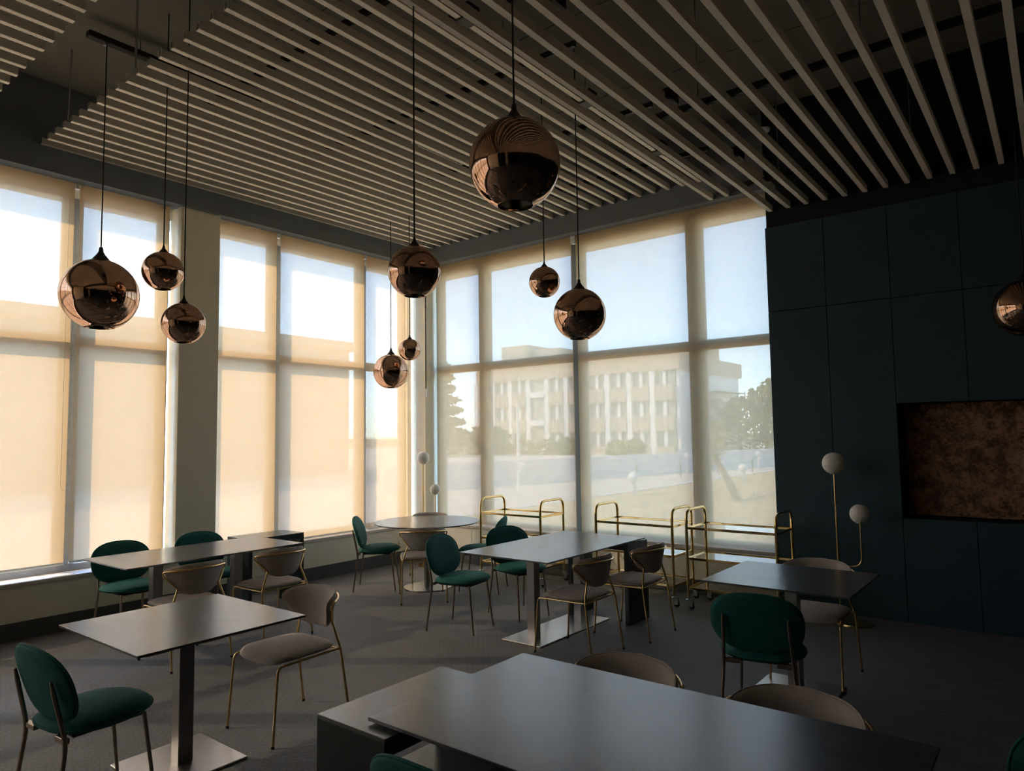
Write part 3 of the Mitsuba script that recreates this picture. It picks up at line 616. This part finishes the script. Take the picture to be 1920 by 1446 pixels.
for i in range(10):
    xr = X1 - 0.45 - i * bay
    tower = i in (6,)
    part(bk, 'pier', PIER, None, at=T().translate([xr - bay, FY, -3]))
    if tower:
        for z0, z1 in ((6.6, 7.3), (3.0, 3.7), (-0.6, 0.1)): part(bk, 'tower_band', box(xr - bay + 0.62, xr, FY - 0.4, FY + 0.35, z0, z1), 'm_facade')
        for z0, z1 in ((7.35, 9.9), (3.8, 6.5), (0.2, 2.9)): part(bk, 'tower_window', box(xr - bay + 0.7, xr - 0.1, FY + 0.1, FY + 0.36, z0, z1), 'm_window_far')
        continue
    for z in (7.24, 3.80, 0.40):
        for dx in (0.0, 1.36):
            q = part(bk, 'window', WIN, None, at=T().translate([xr - 2.31 + dx, FY + 0.27, z]))
            put(q + '__frame', FRAME, None, at=T().translate([xr - 2.31 + dx, FY + 0.2, z]))
        part(bk, 'post', POST, None, at=T().translate([xr - 1.34, FY, z]))
    for z in (5.48, 2.06, -1.4):
        part(bk, 'spandrel', SPAN, None, at=T().translate([xr - 2.32, FY, z]))
st = thing('fire_escape', 'brown steel fire escape stair on the end wall of the office building', 'stairs')
for i, z in enumerate((5.6, 3.9, 2.2, 0.5)):
    part(st, 'landing', cat(box(X1 + 0.1, X1 + 1.6, 79.0, 80.4, z, z + 0.14), box(X1 + 0.1, X1 + 1.6, 85.4, 88.6, z - 0.0, z + 0.14) if i % 2 else box(X1 + 0.1, X1 + 1.6, 80.4, 88.6, z + 1.1, z + 1.16)), 'm_rusty_stair')
    ya, yb = (80.4, 85.4) if i % 2 == 0 else (85.4, 80.4)
    for j in range(8):
        t = (j + 0.5) / 8; y = ya + (yb - ya) * t
        part(st, 'tread', box(X1 + 0.2, X1 + 1.5, y - 0.22, y + 0.22, z - 1.7 * t, z - 1.7 * t + 0.07), 'm_rusty_stair')
    for x in (X1 + 0.15, X1 + 1.5):
        part(st, 'stringer', tube([[x, ya, z], [x, yb, z - 1.7]], 0.09, 6), 'm_rusty_stair'); part(st, 'handrail', tube([[x, ya, z + 1.0], [x, yb, z - 0.7]], 0.04, 5), 'm_rusty_stair')
for y in (79.2, 88.4): part(st, 'stair_post', box(X1 + 1.5, X1 + 1.6, y - 0.05, y + 0.05, -2.0, 7.0), 'm_rusty_stair')
sh = thing('long_shed', 'long low building dimly seen through the left blinds', 'building')
part(sh, 'wall', box(-46, -35, -90, 28, -1, 7.2), 'm_shed'); part(sh, 'roof', box(-46.5, -34.5, -90.5, 28.5, 7.2, 7.7), 'm_shed')
# globe bollards
def bollard(x, y, z, r, label):
    k = thing('globe_bollard', label, 'garden lamp', 'globe lamps outside')
    part(k, 'globe', trimesh.creation.icosphere(3, r).apply_translation((x, y, z)), 'm_white', True)
    part(k, 'post', tube([[x, y, G], [x, y, z - r * 0.85]], r * 0.42, 10), 'm_plaster', True)
bollard(-12.17, 22.46, 0.18, 0.195, 'white globe garden lamp at the edge of the dry lawn, nearest one')
bollard(-11.25, 30.83, 0.15, 0.195, 'white globe garden lamp on the dry lawn right of the back window post')
bollard(-19.6, 25.6, 0.36, 0.16, 'white globe garden lamp by the retaining wall, left of the gap between the back blinds')
bollard(-18.2, 31.5, 0.50, 0.13, 'small white globe garden lamp by the retaining wall, just right of the gap')
bollard(-16.2, 36.0, 0.50, 0.15, 'small white globe garden lamp by the retaining wall, left of the second window post')
bollard(-14.4, 42.13, 0.45, 0.16, 'small white globe garden lamp by the retaining wall, next to the dark wall')
k = thing('white_post', 'tall white post standing outside on the pavement in front of the office building', 'post')
put(k, tube([[-15.689, 20.28, G], [-15.689, 20.28, 2.88]], 0.055, 12), 'm_white', 40)
for i, (x, y) in enumerate(((-17.6, 30.6), (-16.7, 33.6), (-15.9, 36.6), (-15.1, 39.6))):
    k = thing('chain_post', 'thin dark bollard before the retaining wall, %s from the left' % ('first', 'second', 'third', 'fourth')[i], 'bollard', 'thin bollards on the pavement')
    put(k, tube([[x + 1.2, y, G], [x + 1.2, y, G + 0.75]], 0.035, 8), 'm_bark', True)

def foliage(cs, rs, n, size, seed):
    """Small leaf cards scattered in ellipsoids."""
    r = np.random.default_rng(seed); out = []
    for c, s, m in zip(cs, rs, n):
        q = r.normal(size=(m, 3)); q /= np.linalg.norm(q, axis=1, keepdims=True); q *= r.uniform(0.35, 1.0, (m, 1)) ** 0.5 * V(s)
        out.append(q + V(c))
    p = np.vstack(out); m = len(p); a, b = r.normal(size=(m, 3)), r.normal(size=(m, 3))
    a /= np.linalg.norm(a, axis=1, keepdims=True); b -= a * (a * b).sum(1, keepdims=True); b /= np.linalg.norm(b, axis=1, keepdims=True)
    s = size * r.uniform(0.5, 1.2, (m, 1))
    v = np.stack([p + a * s, p + b * s * 0.6, p - a * s, p - b * s * 0.6], 1).reshape(-1, 3); i = np.arange(m)[:, None] * 4
    return trimesh.Trimesh(v, np.vstack([i + [0, 1, 2], i + [0, 2, 3]]), process=False)
k = thing('leaning_tree', 'slender leaning tree with dry leaves standing on the lawn outside', 'tree')
part(k, 'trunk', tube([[-8.067, 21.62, G], [-8.5, 22.2, 0.0], [-9.0, 22.8, 0.45], [-9.35, 23.2, 0.75], [-9.45, 23.3, 1.3], [-9.35, 23.35, 1.9]], [0.13, 0.12, 0.10, 0.09, 0.06, 0.02], 9), 'm_bark', True)
part(k, 'foliage', foliage([(-9.4, 23.3, 1.2), (-9.3, 23.3, 1.75), (-9.55, 23.2, 0.8)], [(0.35, 0.35, 0.45), (0.3, 0.3, 0.4), (0.3, 0.3, 0.3)], [220, 160, 120], 0.06, 3), 'm_leaf_dry', kind='stuff')
def tree(name, label, x, y, h, cs, rs, n, size, seed, m='m_leaf'):
    k = thing(name, label, 'tree')
    part(k, 'trunk', tube([[x, y, -1.5], [x, y, h * 0.75]], [0.25, 0.10], 8), 'm_bark', True)
    part(k, 'foliage', foliage(cs, rs, n, size, seed), m, kind='stuff')
def pt(px_x, y, z): return (px_x, y, z)
tree('pine_tree', 'broad olive green tree right of the office building, next to the dark wall edge', -27.0, 78.0, 8, [(-27.5, 78, 2.8), (-26.0, 78, 5.2), (-24.2, 77, 6.2), (-23.5, 77, 2.5), (-29.0, 79, 3.6)], [(3.2, 3, 3.4), (1.8, 2, 1.8), (1.5, 2, 1.6), (3, 3, 3.6), (2, 2, 2.6)], [800, 380, 260, 700, 480], 0.34, 5)
tree('pine_tree', 'tall olive green tree cut by the dark wall edge outside', -21.5, 78.0, 9, [(-21.2, 78, 7.0), (-20.5, 78, 3.0)], [(1.6, 2, 2.4), (2.6, 3, 4)], [480, 700], 0.34, 6)
cs = [(-55.6 + 0.0 * i, 58, 1.0 + 1.25 * i) for i in range(8)]
tree('conifer_tree', 'tall dark conifer seen through the back blind next to the corner pillar', -55.6, 58, 11, cs, [(3.6 - 0.40 * i, 3.2 - 0.36 * i, 0.55) for i in range(8)], [520 - 45 * i for i in range(8)], 0.36, 8)
tree('shade_tree', 'rounded tree between the conifer and the office building', -54.6, 66, 4, [(-56.2, 66, 0.9), (-54.6, 66, 1.2), (-58.6, 65, 0.4)], [(2.6, 2, 2.4), (2.2, 2, 1.8), (2.5, 2, 2.0)], [900, 600, 600], 0.34, 9)
for i, (x, y, z, r) in enumerate(((-55.5, 66, -0.6, 2.0), (-51.5, 67, -0.2, 2.3), (-47.8, 67, -0.4, 2.2), (-44.8, 67, 0.2, 1.7), (-38.2, 67, 0.1, 1.3), (-36.2, 67, 0.2, 1.4))):
    k = thing('shrub', ['leafy shrub at the foot of the office building, leftmost one', 'wide shrub at the foot of the office building, second from left', 'shrub at the foot of the office building left of the white post', 'shrub at the foot of the office building, behind the gap between blinds',
                        'yellowish shrub at the right end of the office building, left of a pair', 'yellowish shrub at the right end of the office building, right of a pair'][i], 'shrub')
    part(k, 'foliage', foliage([(x, y, z)], [(r, 1.2, r * 0.8)], [700], 0.26, 20 + i), 'm_leaf' if i < 4 else 'm_leaf_dry', kind='stuff')
    part(k, 'stem', tube([[x, y, -2], [x, y, z]], 0.08, 6), 'm_bark')
